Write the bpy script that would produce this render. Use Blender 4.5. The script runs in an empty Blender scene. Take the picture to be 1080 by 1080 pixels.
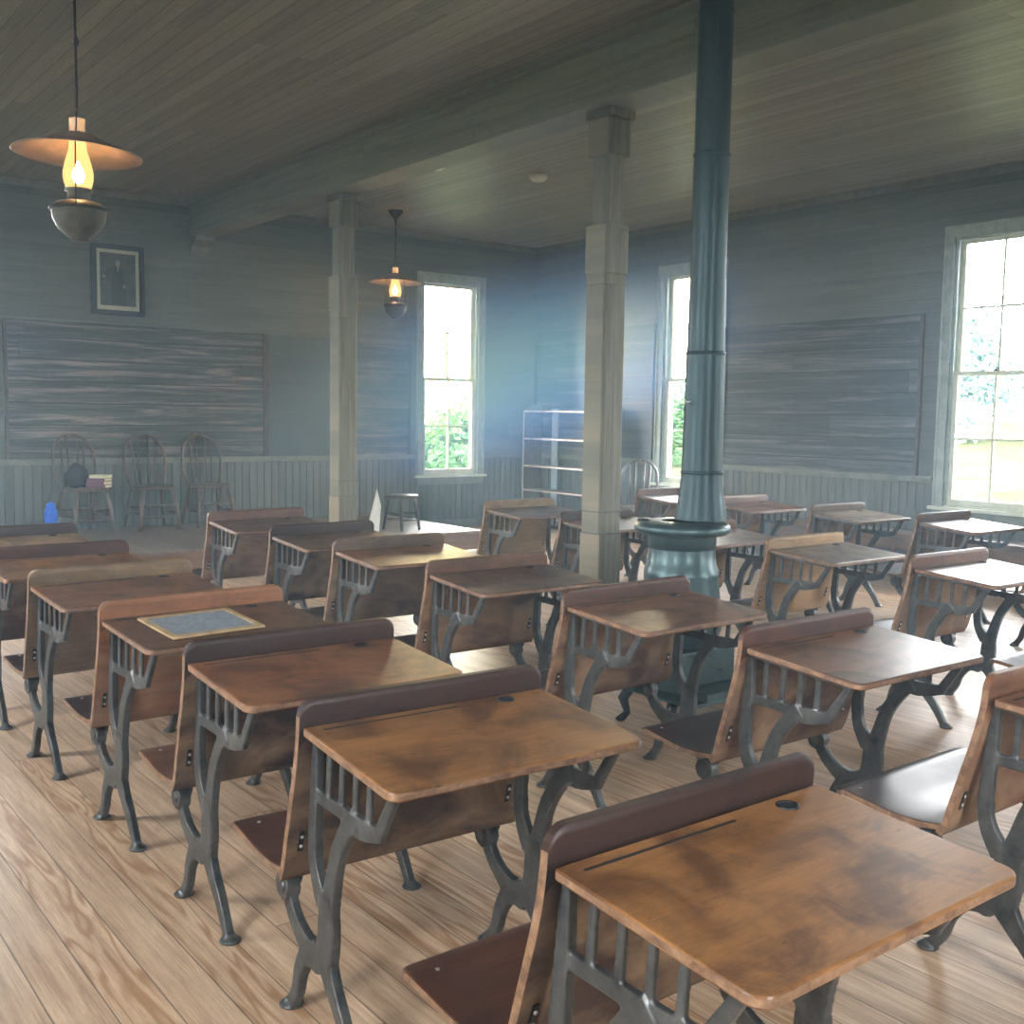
import bpy, bmesh, math, random
from mathutils import Vector, Matrix
PI = math.pi
SC = bpy.context.scene
COL = SC.collection
random.seed(7)

# ------------------------------------------------------------------ camera
cam_d = bpy.data.cameras.new('camera'); cam = bpy.data.objects.new('camera', cam_d); COL.objects.link(cam)
CY, CP, CR, CF = math.radians(37.78), math.radians(5.23), math.radians(0.87), 1128.2
CH = 1.472
fw = Vector((math.sin(CY)*math.cos(CP), math.cos(CY)*math.cos(CP), -math.sin(CP)))
rt = Vector((math.cos(CY), -math.sin(CY), 0)); up = rt.cross(fw)
r2 = math.cos(CR)*rt + math.sin(CR)*up; u2 = -math.sin(CR)*rt + math.cos(CR)*up
m = Matrix((r2, u2, -fw)).transposed().to_4x4(); m.translation = Vector((0, 0, CH))
cam.matrix_world = m
cam_d.sensor_width = 36; cam_d.sensor_fit = 'HORIZONTAL'; cam_d.lens = CF/1080*36; cam_d.clip_end = 300; cam_d.clip_start = .02
SC.camera = cam

# ------------------------------------------------------------------ world, exposure
SC.view_settings.view_transform = 'Standard'; SC.view_settings.look = 'None'
SC.view_settings.gamma = 1; SC.view_settings.use_curve_mapping = False
SC.view_settings.exposure = 1.58
w = bpy.data.worlds.new('overcast_sky'); SC.world = w; w.use_nodes = True
nt = w.node_tree; bg = nt.nodes['Background']
tc = nt.nodes.new('ShaderNodeTexCoord'); sp = nt.nodes.new('ShaderNodeSeparateXYZ'); rp = nt.nodes.new('ShaderNodeValToRGB')
nt.links.new(tc.outputs['Generated'], sp.inputs[0]); nt.links.new(sp.outputs['Z'], rp.inputs[0]); nt.links.new(rp.outputs[0], bg.inputs['Color'])
rp.color_ramp.elements[0].position = 0.0; rp.color_ramp.elements[0].color = (.95, .98, 1.0, 1)
rp.color_ramp.elements[1].position = .7; rp.color_ramp.elements[1].color = (.86, .94, 1.0, 1)
bg.inputs['Strength'].default_value = 17.
HAZE_DENSITY = 0.014
GLARE_DENSITY = 0.7

# portals and soft daylight at the window openings
def area(name, loc, rot, sx, sy, power=0, color=(1, 1, 1), portal=True):
    d = bpy.data.lights.new(name, 'AREA'); d.shape = 'RECTANGLE'; d.size = sx; d.size_y = sy
    d.energy = power; d.color = color
    if portal: d.cycles.is_portal = True
    o = bpy.data.objects.new(name, d); COL.objects.link(o); o.location = loc; o.rotation_euler = rot
    return o
WX, FY, CZ, LX, BY = 9.1, 11.3, 3.675, -1.5, -2.0
WZ0, WZ1 = .69, 3.10
# openings: (wall, start, end) along the wall
OPEN = [('front', 7.32, 8.16), ('right', 8.05, 8.89), ('right', 4.47, 5.30), ('right', .85, 1.68),
        ('left', 8.05, 8.89), ('left', 4.47, 5.30), ('left', .85, 1.68), ('front', .85, 1.68), ('back', 1.0, 1.9), ('back', 6.6, 7.5)]
zc, zh = (WZ0+WZ1)/2, WZ1-WZ0
for wl, a, b in OPEN:
    c = (a+b)/2
    if wl == 'front': area('portal', (c, FY+.12, zc), (-PI/2, 0, 0), b-a, zh)
    if wl == 'back': area('portal', (c, BY-.12, zc), (PI/2, 0, 0), b-a, zh)
    if wl == 'right': area('portal', (WX+.12, c, zc), (0, PI/2, 0), zh, b-a)
    if wl == 'left': area('portal', (LX-.12, c, zc), (0, -PI/2, 0), zh, b-a)

# ------------------------------------------------------------------ materials
def lin(c):
    return tuple(((v/255)/12.92 if v/255 <= .04045 else ((v/255+.055)/1.055)**2.4) for v in c) + (1,)
class N:
    def __init__(s, name):
        s.m = bpy.data.materials.new(name); s.m.use_nodes = True; s.t = s.m.node_tree; s.b = s.t.nodes['Principled BSDF']
    def n(s, typ, **k):
        x = s.t.nodes.new('ShaderNode'+typ)
        for a, b in k.items(): setattr(x, a, b)
        return x
    def l(s, a, b): s.t.links.new(a, b)
    def set(s, sock, v):
        if isinstance(v, (int, float, tuple)): sock.default_value = v
        else: s.l(v, sock)
    def math(s, op, a, b=None, c=None):
        x = s.n('Math', operation=op); s.set(x.inputs[0], a)
        if b is not None: s.set(x.inputs[1], b)
        if c is not None: s.set(x.inputs[2], c)
        return x.outputs[0]
    def sep(s, v):
        x = s.n('SeparateXYZ'); s.l(v, x.inputs[0]); return x.outputs
    def comb(s, a, b, c):
        x = s.n('CombineXYZ')
        for i, v in enumerate((a, b, c)): s.set(x.inputs[i], v)
        return x.outputs[0]
    def noise(s, v, scale=1., detail=4, rough=.6, dist=0.):
        x = s.n('TexNoise'); s.l(v, x.inputs['Vector']); x.inputs['Scale'].default_value = scale
        x.inputs['Detail'].default_value = detail; x.inputs['Roughness'].default_value = rough; x.inputs['Distortion'].default_value = dist
        return x.outputs['Fac']
    def white(s, v):
        x = s.n('TexWhiteNoise', noise_dimensions='3D'); s.l(v, x.inputs['Vector']); return x.outputs['Value']
    def ramp(s, f, stops):
        x = s.n('ValToRGB'); s.l(f, x.inputs[0]); cr = x.color_ramp
        while len(cr.elements) < len(stops): cr.elements.new(.5)
        for e, (p, c) in zip(cr.elements, stops): e.position = p; e.color = c if len(c) == 4 else lin(c)
        return x.outputs[0]
    def mix(s, f, a, b, mode='MIX'):
        x = s.n('Mix', data_type='RGBA', blend_type=mode); s.set(x.inputs[0], f); s.set(x.inputs[6], a); s.set(x.inputs[7], b)
        return x.outputs[2]
    def bump(s, h, strength=.3, dist=.01):
        x = s.n('Bump'); s.l(h, x.inputs['Height']); x.inputs['Strength'].default_value = strength; x.inputs['Distance'].default_value = dist
        s.l(x.outputs[0], s.b.inputs['Normal'])
    def co(s): return s.n('TexCoord').outputs['Object']

def planks(name, ac, al, width, stops, grain=(10, .5), rings=0., var=.35, gap=.04, rough=(.5, .7), L=3.5, bump=.4, wear=None, spec=.5, ringcol=None, gapdark=.3):
    k = N(name); xyz = k.sep(k.co()); a = xyz[ac]; l = xyz[al]
    q = k.math('DIVIDE', a, width); idx = k.math('FLOOR', q); fr = k.math('FRACT', q)
    r1 = k.white(k.comb(idx, 3.3, .5)); l2 = k.math('ADD', l, k.math('MULTIPLY', r1, 7.))
    sg = k.math('FLOOR', k.math('DIVIDE', l2, L)); fl = k.math('FRACT', k.math('DIVIDE', l2, L))
    seed = k.white(k.comb(idx, sg, 7.7))
    v = k.comb(k.math('MULTIPLY', a, grain[0]), k.math('MULTIPLY', l, grain[1]), k.math('MULTIPLY', seed, 60.))
    n1 = k.noise(v, 1., 6, .65, .4)
    v2 = k.comb(k.math('MULTIPLY', a, grain[0]*9), k.math('MULTIPLY', l, grain[1]*3), k.math('MULTIPLY', seed, 60.))
    n2 = k.noise(v2, 1., 3, .6)
    g = k.math('ADD', k.math('MULTIPLY', n1, .65), k.math('MULTIPLY', n2, .35))
    c = k.ramp(g, stops)
    h = n2
    if rings:
        vr = k.comb(k.math('MULTIPLY', a, grain[0]*.42), k.math('MULTIPLY', l, grain[1]*.75), k.math('MULTIPLY', seed, 33.))
        nr = k.noise(vr, 1., 2, .5, .3)
        s_ = k.math('SINE', k.math('MULTIPLY', nr, rings))
        s_ = k.math('MULTIPLY', k.math('ADD', s_, 1.), .5)
        sel = k.math('GREATER_THAN', seed, .66)
        sel = k.math('ADD', k.math('MULTIPLY', sel, .7), .08)
        c = k.mix(k.math('MULTIPLY', k.math('POWER', s_, 2.), sel), c, lin(ringcol), 'MIX')
    if wear:
        nw = k.noise(k.comb(k.math('MULTIPLY', a, wear[2]), k.math('MULTIPLY', l, wear[3]), 4.), 1., 6, .7, .5)
        fw_ = k.ramp(nw, [(wear[4], (0, 0, 0, 1)), (wear[5], (1, 1, 1, 1))])
        c = k.mix(k.math('MULTIPLY', fw_, wear[0]), c, lin(wear[1]))
    br = k.math('ADD', 1.-var/2, k.math('MULTIPLY', seed, var))
    c = k.mix(1., c, k.comb(br, br, br), 'MULTIPLY')
    e1 = k.math('LESS_THAN', fr, gap); e2 = k.math('LESS_THAN', fl, .0025/L*3.5*.5)
    e = k.math('MAXIMUM', e1, e2)
    c = k.mix(e, c, k.mix(1., c, (gapdark, gapdark, gapdark, 1), 'MULTIPLY'))
    sp2 = k.noise(k.comb(k.math('MULTIPLY', a, 60.), k.math('MULTIPLY', l, 14.), k.math('MULTIPLY', seed, 9.)), 1., 5, .75)
    sp2 = k.math('ADD', .78, k.math('MULTIPLY', sp2, .44)); c = k.mix(1., c, k.comb(sp2, sp2, sp2), 'MULTIPLY')
    k.l(c, k.b.inputs['Base Color'])
    rr = k.math('ADD', rough[0], k.math('MULTIPLY', n1, rough[1]-rough[0])); k.l(rr, k.b.inputs['Roughness'])
    k.b.inputs['Specular IOR Level'].default_value = spec
    k.bump(k.math('SUBTRACT', k.math('MULTIPLY', h, .35), k.math('MULTIPLY', e, 1.)), bump, .006)
    return k.m

M = {}
M['floor'] = planks('worn_pine_floor', 0, 1, .128, [(.3, (140, 108, 82)), (.45, (180, 148, 118)), (.58, (206, 176, 146)), (.75, (224, 200, 174))],
                    grain=(26, 1.6), rings=52., var=.22, gap=.03, rough=(.34, .52), L=3.9, bump=.35, ringcol=(148, 104, 64), spec=.4)
M['platform'] = planks('worn_platform_boards', 0, 1, .1, [(.3, (98, 82, 68)), (.55, (136, 118, 100)), (.8, (160, 142, 122))], grain=(14, .9), var=.3, gap=.03, rough=(.3, .5))
M['riser'] = planks('platform_riser_board', 2, 0, .3, [(.3, (100, 74, 54)), (.7, (150, 112, 82))], grain=(14, .9), var=.2, gap=.01, rough=(.5, .6))
wallst = [(.3, (70, 74, 67)), (.5, (88, 92, 84)), (.75, (108, 111, 101))]
M['wall_x'] = planks('painted_planks_along_x', 2, 0, .235, wallst, grain=(9, .5), var=.2, gap=.014, rough=(.45, .65), L=5.2, bump=.25, gapdark=.5)
M['wall_y'] = planks('painted_planks_along_y', 2, 1, .235, wallst, grain=(9, .5), var=.2, gap=.014, rough=(.4, .6), L=5.2, bump=.25, gapdark=.5)
M['ceiling'] = planks('ceiling_boards', 0, 1, .105, [(.3, (104, 103, 94)), (.5, (136, 134, 122)), (.75, (160, 157, 144))], grain=(12, .5), var=.3, gap=.05, rough=(.38, .5), L=3.3, bump=.4, gapdark=.4)
M['beam'] = planks('painted_beam_boards', 2, 1, .19, [(.3, (98, 102, 92)), (.5, (124, 128, 116)), (.75, (148, 150, 136))], grain=(12, .5), var=.15, gap=.014, rough=(.45, .6), gapdark=.55)
M['post'] = planks('painted_post_boards', 0, 2, .3, [(.3, (68, 70, 60)), (.5, (96, 96, 82)), (.62, (124, 117, 98)), (.75, (146, 122, 94))], grain=(40, 1.3), var=.1, gap=.0, rough=(.45, .6))
M['black_x'] = planks('worn_blackboard_along_x', 2, 0, .215, [(.32, (20, 24, 25)), (.47, (38, 44, 44)), (.57, (70, 74, 71)), (.7, (116, 110, 102))], grain=(22, .7), var=.4, gap=.055, rough=(.4, .6), L=4.4, bump=.7,
                      wear=(.75, (134, 124, 116), 14, .8, .5, .64), gapdark=.08)
M['black_y'] = planks('worn_blackboard_along_y', 2, 1, .215, [(.3, (28, 33, 35)), (.48, (46, 52, 53)), (.6, (78, 82, 80)), (.72, (108, 104, 100))], grain=(11, .45), var=.4, gap=.055, rough=(.34, .55), L=4.4, bump=.7,
                      wear=(.6, (128, 120, 114), 14, .8, .52, .68), gapdark=.08)
M['black_smooth'] = planks('smooth_painted_board', 2, 0, .6, [(.3, (50, 60, 60)), (.7, (76, 86, 84))], grain=(6, .6), var=.1, gap=.006, rough=(.45, .6), L=6, bump=.15)
M['wains_x'] = planks('beadboard_along_x', 0, 2, .088, [(.3, (70, 74, 69)), (.55, (90, 94, 88)), (.8, (118, 119, 108))], grain=(18, 1.2), var=.22, gap=.03, rough=(.45, .6), bump=.3, gapdark=.4)
M['wains_y'] = planks('beadboard_along_y', 1, 2, .088, [(.3, (70, 74, 69)), (.55, (90, 94, 88)), (.8, (118, 119, 108))], grain=(18, 1.2), var=.22, gap=.03, rough=(.45, .6), bump=.3, gapdark=.4)
def paint(name, c1, c2, rough=.5, scale=9, metal=0., spec=.5, coat=0., bump=.15, stretch=(1, 1, 1)):
    k = N(name); x = k.sep(k.co())
    v = k.comb(*[k.math('MULTIPLY', x[i], stretch[i]) for i in range(3)])
    n = k.noise(v, scale, 5, .65, .3)
    k.l(k.ramp(n, [(.35, c1), (.68, c2)]), k.b.inputs['Base Color'])
    k.b.inputs['Roughness'].default_value = rough; k.b.inputs['Metallic'].default_value = metal
    k.b.inputs['Specular IOR Level'].default_value = spec; k.b.inputs['Coat Weight'].default_value = coat
    if bump: k.bump(n, bump, .004)
    return k.m
M['trim'] = paint('grey_painted_trim', (96, 102, 94), (122, 124, 112), .5)
M['sash'] = paint('pale_sash_paint', (186, 194, 172), (212, 214, 194), .5)
M['casing'] = paint('grey_green_casing_paint', (128, 142, 134), (160, 170, 158), .5)
M['iron'] = paint('cast_iron', (44, 45, 46), (88, 87, 84), .36, 14, .35, bump=.2)
M['dark_iron'] = paint('dark_iron', (24, 26, 28), (42, 44, 46), .4, 14, .6)
M['stove'] = paint('stove_iron', (48, 66, 68), (70, 90, 92), .38, 8, .55)
M['pipe'] = paint('blued_stovepipe_steel', (30, 48, 52), (46, 68, 72), .42, 5, .55, bump=0, stretch=(1, 1, .2))
M['bright'] = paint('bright_screw_steel', (190, 190, 190), (220, 220, 216), .3, 20, .8)
M['dark_wood'] = paint('dark_aged_wood', (40, 34, 30), (84, 70, 58), .42, 8, stretch=(4, 4, 1))
M['chair_wood'] = paint('aged_chair_wood', (50, 40, 32), (100, 80, 62), .36, 10, stretch=(3, 3, 1), coat=.2)
M['shelf'] = paint('bookcase_wood', (60, 52, 48), (98, 84, 74), .3, 8, stretch=(3, .6, 3), coat=.2)
M['edge'] = paint('worn_shelf_edge_wood', (160, 140, 126), (205, 186, 172), .45, 8)
M['pale_slat'] = paint('pale_lit_slat', (150, 172, 186), (196, 210, 216), .5, 14, stretch=(1, 6, 1))  # bluish light on the bookcase's back board, put into its colour
M['bench'] = paint('reddish_bench_wood', (92, 70, 54), (140, 112, 88), .42, 5, stretch=(3, .5, 2))
M['slate'] = paint('slate_writing_surface', (96, 106, 116), (134, 142, 150), .5, 60, bump=.05)
M['slate_frame'] = paint('pale_wood_slate_frame', (136, 112, 78), (176, 152, 114), .5, 16)
M['white'] = paint('off_white_plastic', (205, 205, 190), (220, 220, 206), .4)
M['card'] = paint('cream_card', (222, 224, 214), (236, 236, 228), .7)
M['tin'] = paint('painted_tin_shade', (96, 82, 72), (140, 116, 102), .5, 9, .1)
M['lampbody'] = paint('dull_brass_font', (58, 58, 50), (98, 94, 80), .42, 9, .4)
M['blue'] = paint('blue_bottle_plastic', (10, 92, 214), (24, 118, 236), .28, 3, bump=0)
M['maroon'] = paint('maroon_book_cloth', (74, 30, 52), (104, 48, 72), .6, 30)
M['pages'] = paint('yellowed_pages', (186, 182, 152), (214, 210, 182), .7, 60, stretch=(1, 1, 10))
M['black_cloth'] = paint('black_cloth', (22, 23, 27), (42, 42, 48), .9, 20)
M['frame_dark'] = paint('dark_blue_black_frame', (16, 20, 36), (30, 36, 54), .5)
M['mat_board'] = paint('cream_mat_board', (166, 168, 142), (186, 186, 160), .6, 20)
M['bark'] = paint('tree_bark', (70, 60, 48), (104, 92, 76), .9)
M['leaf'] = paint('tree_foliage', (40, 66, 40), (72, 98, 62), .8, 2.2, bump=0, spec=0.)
M['leaf_far'] = paint('mist_tinted_foliage', (84, 112, 108), (118, 140, 134), .8, 2.2, bump=0, spec=0.)  # pale bluish mist put into the colour of the distant leaves
M['lawn'] = paint('mown_lawn', (44, 54, 28), (64, 64, 46), .9, .45, bump=0, spec=0.)

def varnish(name, lo, hi, stain, rough, stretch=(1.2, 11, 11), edge=False, dusty=None, obj_col=True):
    """varnished wood tinted by the object's own colour"""
    k = N(name); x = k.sep(k.co()); inf = k.n('ObjectInfo')
    off = k.math('MULTIPLY', inf.outputs['Random'], 40.)
    v = k.comb(k.math('MULTIPLY', x[0], stretch[0]), k.math('MULTIPLY', x[1], stretch[1]), k.math('ADD', k.math('MULTIPLY', x[2], stretch[2]), off))
    n1 = k.noise(v, 2.2, 5, .6, .8); n2 = k.noise(v, 16., 4, .7, .2)
    big = k.noise(k.comb(x[0], x[1], k.math('ADD', x[2], off)), 5.5, 5, .6, .7)
    g = k.math('ADD', k.math('MULTIPLY', n1, .6), k.math('MULTIPLY', n2, .4))
    tone = k.ramp(g, [(.32, (lo, lo, lo, 1)), (.68, (hi, hi, hi, 1))])
    c = k.mix(1., inf.outputs['Color'], tone, 'MULTIPLY')
    st = k.ramp(big, [(.44, (0, 0, 0, 1)), (.62, (1, 1, 1, 1))])
    c = k.mix(k.math('MULTIPLY', st, stain), c, k.mix(1., c, (.32, .27, .3, 1), 'MULTIPLY'))
    if dusty:   # scuffed, sun-bleached middle of the panel
        d = k.ramp(k.noise(k.comb(k.math('MULTIPLY', x[0], 2.6), x[1], k.math('ADD', k.math('MULTIPLY', x[2], 5.), off)), 1.4, 4, .6, .5), [(.38, (0, 0, 0, 1)), (.62, (1, 1, 1, 1))])
        c = k.mix(k.math('MULTIPLY', d, dusty[0]), c, lin(dusty[1]))
    if edge:    # nicks and rubbed spots
        nk = k.ramp(k.noise(k.comb(k.math('MULTIPLY', x[0], .5), x[1], k.math('ADD', x[2], off)), 110., 6, .75), [(.62, (0, 0, 0, 1)), (.78, (1, 1, 1, 1))])
        c = k.mix(k.math('MULTIPLY', nk, .3), c, lin((190, 150, 104)))
        sp_ = k.ramp(k.noise(k.comb(k.math('MULTIPLY', x[0], .45), x[1], k.math('ADD', x[2], off)), 70., 3, .6), [(.25, (1, 1, 1, 1)), (.31, (0, 0, 0, 1))])
        c = k.mix(k.math('MULTIPLY', sp_, .7), c, (.012, .009, .008, 1))
    k.l(c, k.b.inputs['Base Color'])
    k.l(k.math('ADD', rough, k.math('MULTIPLY', big, .16)), k.b.inputs['Roughness'])
    k.b.inputs['Specular IOR Level'].default_value = .34
    k.bump(n2, .12, .002)
    return k.m
M['top'] = varnish('varnished_desk_top', .5, 1.15, .85, .3, edge=True)
M['board'] = varnish('varnished_backrest', .5, 1.2, .4, .4, edge=True)
M['panel'] = varnish('dusty_back_panel', .6, 1.3, .3, .42, dusty=(.6, (150, 122, 92)))
M['seatwood'] = varnish('varnished_seat', .6, 1.4, .4, .26, edge=True)
M['raw_edge'] = paint('rubbed_wood_edge', (84, 58, 42), (146, 112, 84), .45, 26)
M['hole'] = paint('recess_shade', (8, 7, 7), (20, 16, 14), .6)  # near-black colour for the shade inside inkwell and pencil groove

k = N('window_glass'); k.b.inputs['Base Color'].default_value = (1, 1, 1, 1)
out = k.t.nodes['Material Output']; tr = k.n('BsdfTransparent'); gl = k.n('BsdfGlossy'); gl.inputs['Roughness'].default_value = .03
mx = k.n('MixShader'); fz = k.n('Fresnel'); fz.inputs['IOR'].default_value = 1.3
k.l(fz.outputs[0], mx.inputs[0]); k.l(tr.outputs[0], mx.inputs[1]); k.l(gl.outputs[0], mx.inputs[2]); k.l(mx.outputs[0], out.inputs[0])
M['glass'] = k.m
def glow(name, col, s, mixw=.55):
    k = N(name); out = k.t.nodes['Material Output']; e = k.n('Emission'); e.inputs[0].default_value = col; e.inputs[1].default_value = s
    if mixw >= 1: k.l(e.outputs[0], out.inputs[0]); return k.m
    t = k.n('BsdfTransparent'); a = k.n('MixShader'); a.inputs[0].default_value = mixw
    k.l(t.outputs[0], a.inputs[1]); k.l(e.outputs[0], a.inputs[2]); k.l(a.outputs[0], out.inputs[0]); return k.m
M['flame'] = glow('lamp_flame', (1, .66, .28, 1), 60, 1)
M['lit_glass'] = glow('lit_chimney_glass', (1, .5, .16, 1), .8, .5)
k = N('clear_chimney_glass'); k.b.inputs['Base Color'].default_value = lin((226, 216, 204)); k.b.inputs['Alpha'].default_value = .45; k.b.inputs['Roughness'].default_value = .15
M['chimney'] = k.m

# ------------------------------------------------------------------ mesh helpers
class MB:
    def __init__(s): s.v = []; s.f = []; s.mi = []; s.sm = []
    def add(s, vs, fs, mi=0, smooth=False):
        o = len(s.v); s.v += [tuple(p) for p in vs]; s.f += [tuple(o+i for i in f) for f in fs]; s.mi += [mi]*len(fs); s.sm += [smooth]*len(fs); return s
    def box(s, x0, x1, y0, y1, z0, z1, mi=0):
        return s.add([(x0, y0, z0), (x1, y0, z0), (x1, y1, z0), (x0, y1, z0), (x0, y0, z1), (x1, y0, z1), (x1, y1, z1), (x0, y1, z1)],
                     [(0, 3, 2, 1), (4, 5, 6, 7), (0, 1, 5, 4), (1, 2, 6, 5), (2, 3, 7, 6), (3, 0, 4, 7)], mi)
    def obox(s, c, ax, ay, az, mi=0):
        c = Vector(c); ax = Vector(ax); ay = Vector(ay); az = Vector(az)
        vs = [c+i*ax+j*ay+kk*az for kk in (-1, 1) for j in (-1, 1) for i in (-1, 1)]
        return s.add(vs, [(0, 2, 3, 1), (4, 5, 7, 6), (0, 1, 5, 4), (1, 3, 7, 5), (3, 2, 6, 7), (2, 0, 4, 6)], mi)
    def tube(s, pts, rad, n=10, mi=0, cap=True):
        pts = [Vector(p) for p in pts]; rad = [rad]*len(pts) if isinstance(rad, (int, float)) else rad
        vs = []; ref = None
        for i, p in enumerate(pts):
            d = (pts[min(i+1, len(pts)-1)]-pts[max(i-1, 0)]).normalized()
            if ref is None: ref = Vector((0, 0, 1)) if abs(d.z) < .9 else Vector((1, 0, 0))
            a = d.cross(ref).normalized(); b = d.cross(a).normalized(); ref = b.cross(d) if False else ref
            for j in range(n):
                t = 2*PI*j/n; vs.append(p+rad[i]*(math.cos(t)*a+math.sin(t)*b))
        fs = [(i*n+j, i*n+(j+1) % n, (i+1)*n+(j+1) % n, (i+1)*n+j) for i in range(len(pts)-1) for j in range(n)]
        s.add(vs, fs, mi, True)
        if cap: s.add(vs[:n], [tuple(range(n))], mi); s.add(vs[-n:], [tuple(range(n-1, -1, -1))], mi)
        return s
    def lathe(s, prof, c=(0, 0, 0), n=28, mi=0):
        vs = [(c[0]+r*math.cos(2*PI*j/n), c[1]+r*math.sin(2*PI*j/n), c[2]+z) for r, z in prof for j in range(n)]
        fs = [(i*n+j, i*n+(j+1) % n, (i+1)*n+(j+1) % n, (i+1)*n+j) for i in range(len(prof)-1) for j in range(n)]
        return s.add(vs, fs, mi, True)
    def prism(s, poly, axis, a0, a1, mi=0, mi_side=None):
        """poly of 2-D points extruded along axis (0: points are y,z; 1: x,z; 2: x,y)"""
        def P(p, t): return [(t, p[0], p[1]), (p[0], t, p[1]), (p[0], p[1], t)][axis]
        n = len(poly); vs = [P(p, a0) for p in poly]+[P(p, a1) for p in poly]
        s.add(vs, [tuple(range(n)), tuple(range(2*n-1, n-1, -1))], mi)
        return s.add(vs, [(i, (i+1) % n, n+(i+1) % n, n+i) for i in range(n)], mi if mi_side is None else mi_side)
    def build(s, name, mat, parent=None, bevel=0, seg=2):
        me = bpy.data.meshes.new(name); me.from_pydata(s.v, [], s.f)
        mats = mat if isinstance(mat, (list, tuple)) else [mat]
        for x in mats: me.materials.append(M[x])
        for p, i, sm in zip(me.polygons, s.mi, s.sm): p.material_index = i; p.use_smooth = sm
        bm = bmesh.new(); bm.from_mesh(me); bmesh.ops.remove_doubles(bm, verts=bm.verts, dist=1e-5); bmesh.ops.recalc_face_normals(bm, faces=bm.faces)
        if bevel:
            es = [e for e in bm.edges if len(e.link_faces) == 2 and e.calc_face_angle(0) > .6]
            bmesh.ops.bevel(bm, geom=es, offset=bevel, segments=seg, affect='EDGES', profile=.5)
        bm.to_mesh(me); bm.free()
        o = bpy.data.objects.new(name, me); COL.objects.link(o)
        if parent: o.parent = parent
        return o
def tag(o, label=None, cat=None, group=None, kind=None):
    if label: o['label'] = label
    if cat: o['category'] = cat
    if group: o['group'] = group
    if kind: o['kind'] = kind
    return o
def empty(name, loc=(0, 0, 0), rz=0.):
    o = bpy.data.objects.new(name, None); COL.objects.link(o); o.empty_display_size = .1; o.location = loc; o.rotation_euler = (0, 0, rz); return o
def copy_tree(o, parent=None):
    c = o.copy(); COL.objects.link(c); c.parent = parent
    for ch in list(o.children): copy_tree(ch, c)
    return c
def spline(ctrl, n=8):
    """Catmull-Rom through tuples of any length"""
    out = []
    P = [ctrl[0]]+list(ctrl)+[ctrl[-1]]
    for i in range(1, len(P)-2):
        for j in range(n):
            t = j/n
            out.append(tuple(.5*((2*b)+(-a+c)*t+(2*a-5*b+4*c-d)*t*t+(-a+3*b-3*c+d)*t**3) for a, b, c, d in zip(P[i-1], P[i], P[i+1], P[i+2])))
    out.append(tuple(ctrl[-1])); return out

# ------------------------------------------------------------------ structure
T = .16
MB().box(LX-T, WX+T, BY-T, FY+T, -.2, 0).build('floor', 'floor')['kind'] = 'structure'
MB().box(LX-T, WX+T, BY-T, FY+T, CZ, CZ+.15).build('ceiling', 'ceiling')['kind'] = 'structure'
def wall(name, side, mat):
    ops = sorted((a, b) for wl, a, b in OPEN if wl == side); mb = MB()
    lo, hi = (LX, WX) if side in ('front', 'back') else (BY, FY)
    def seg(a, b, z0, z1):
        if side == 'front': mb.box(a, b, FY, FY+T, z0, z1)
        if side == 'back': mb.box(a, b, BY-T, BY, z0, z1)
        if side == 'right': mb.box(WX, WX+T, a, b, z0, z1)
        if side == 'left': mb.box(LX-T, LX, a, b, z0, z1)
    cur = lo
    for a, b in ops: seg(cur, a, 0, CZ); seg(a, b, 0, WZ0); seg(a, b, WZ1, CZ); cur = b
    seg(cur, hi, 0, CZ)
    mb.build(name, mat)['kind'] = 'structure'
wall('wall_front', 'front', 'wall_x'); wall('wall_back', 'back', 'wall_x'); wall('wall_right', 'right', 'wall_y'); wall('wall_left', 'left', 'wall_y')

# wainscot of real vertical boards with grooves, cap rail and baseboard
WH = .925
def wains(name, side, mat):
    ops = sorted((a-.105, b+.105) for wl, a, b in OPEN if wl == side); mb = MB(); bw = .088; d = .018
    lo, hi = (LX, WX) if side == 'front' else (BY, FY)
    x = lo
    while x < hi-.001:
        x1 = min(x+bw, hi); top = WH
        for a, b in ops:
            if a-.02 < (x+x1)/2 < b+.02: top = WZ0-.12
        if side == 'front': mb.box(x+.003, x1-.003, FY-d, FY-.001, .1, top)
        else: mb.box(WX-d, WX-.001, x+.003, x1-.003, .1, top)
        x = x1
    mb.build(name, mat)['kind'] = 'structure'
wains('trim_1', 'front', 'wains_x'); wains('trim_2', 'right', 'wains_y')
def rails(side):
    ops = sorted((a-.105, b+.105) for wl, a, b in OPEN if wl == side)
    lo, hi = (LX, WX-.03) if side == 'front' else (BY, FY-.03)
    mb = MB(); bb = MB(); cur = lo
    for a, b in ops+[(hi, hi)]:
        if side == 'front': mb.box(cur, a, FY-.045, FY-.0005, WH-.002, WH+.028); mb.box(cur, a, FY-.028, FY-.0005, WH-.03, WH)
        else: mb.box(WX-.045, WX-.0005, cur, a, WH-.002, WH+.028); mb.box(WX-.028, WX-.0005, cur, a, WH-.03, WH)
        cur = b
    if side == 'front': bb.box(lo, hi, FY-.026, FY-.0005, 0.001, .12)
    else: bb.box(WX-.026, WX-.0005, lo, hi, 0.001, .12)
    tag(mb.build('trim_3' if side == 'front' else 'trim_4', 'trim', bevel=.004), kind='structure')
    tag(bb.build('baseboard_front' if side == 'front' else 'baseboard_right', 'trim', bevel=.004), kind='structure')
rails('front'); rails('right')
tag(MB().box(WX-.03, WX-.0005, BY, FY-.03, CZ-.075, CZ-.001).build('trim_5', 'trim', bevel=.006), kind='structure')
tag(MB().box(LX, WX, FY-.03, FY-.0005, CZ-.075, CZ-.001).build('trim_6', 'trim', bevel=.006), kind='structure')
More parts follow.
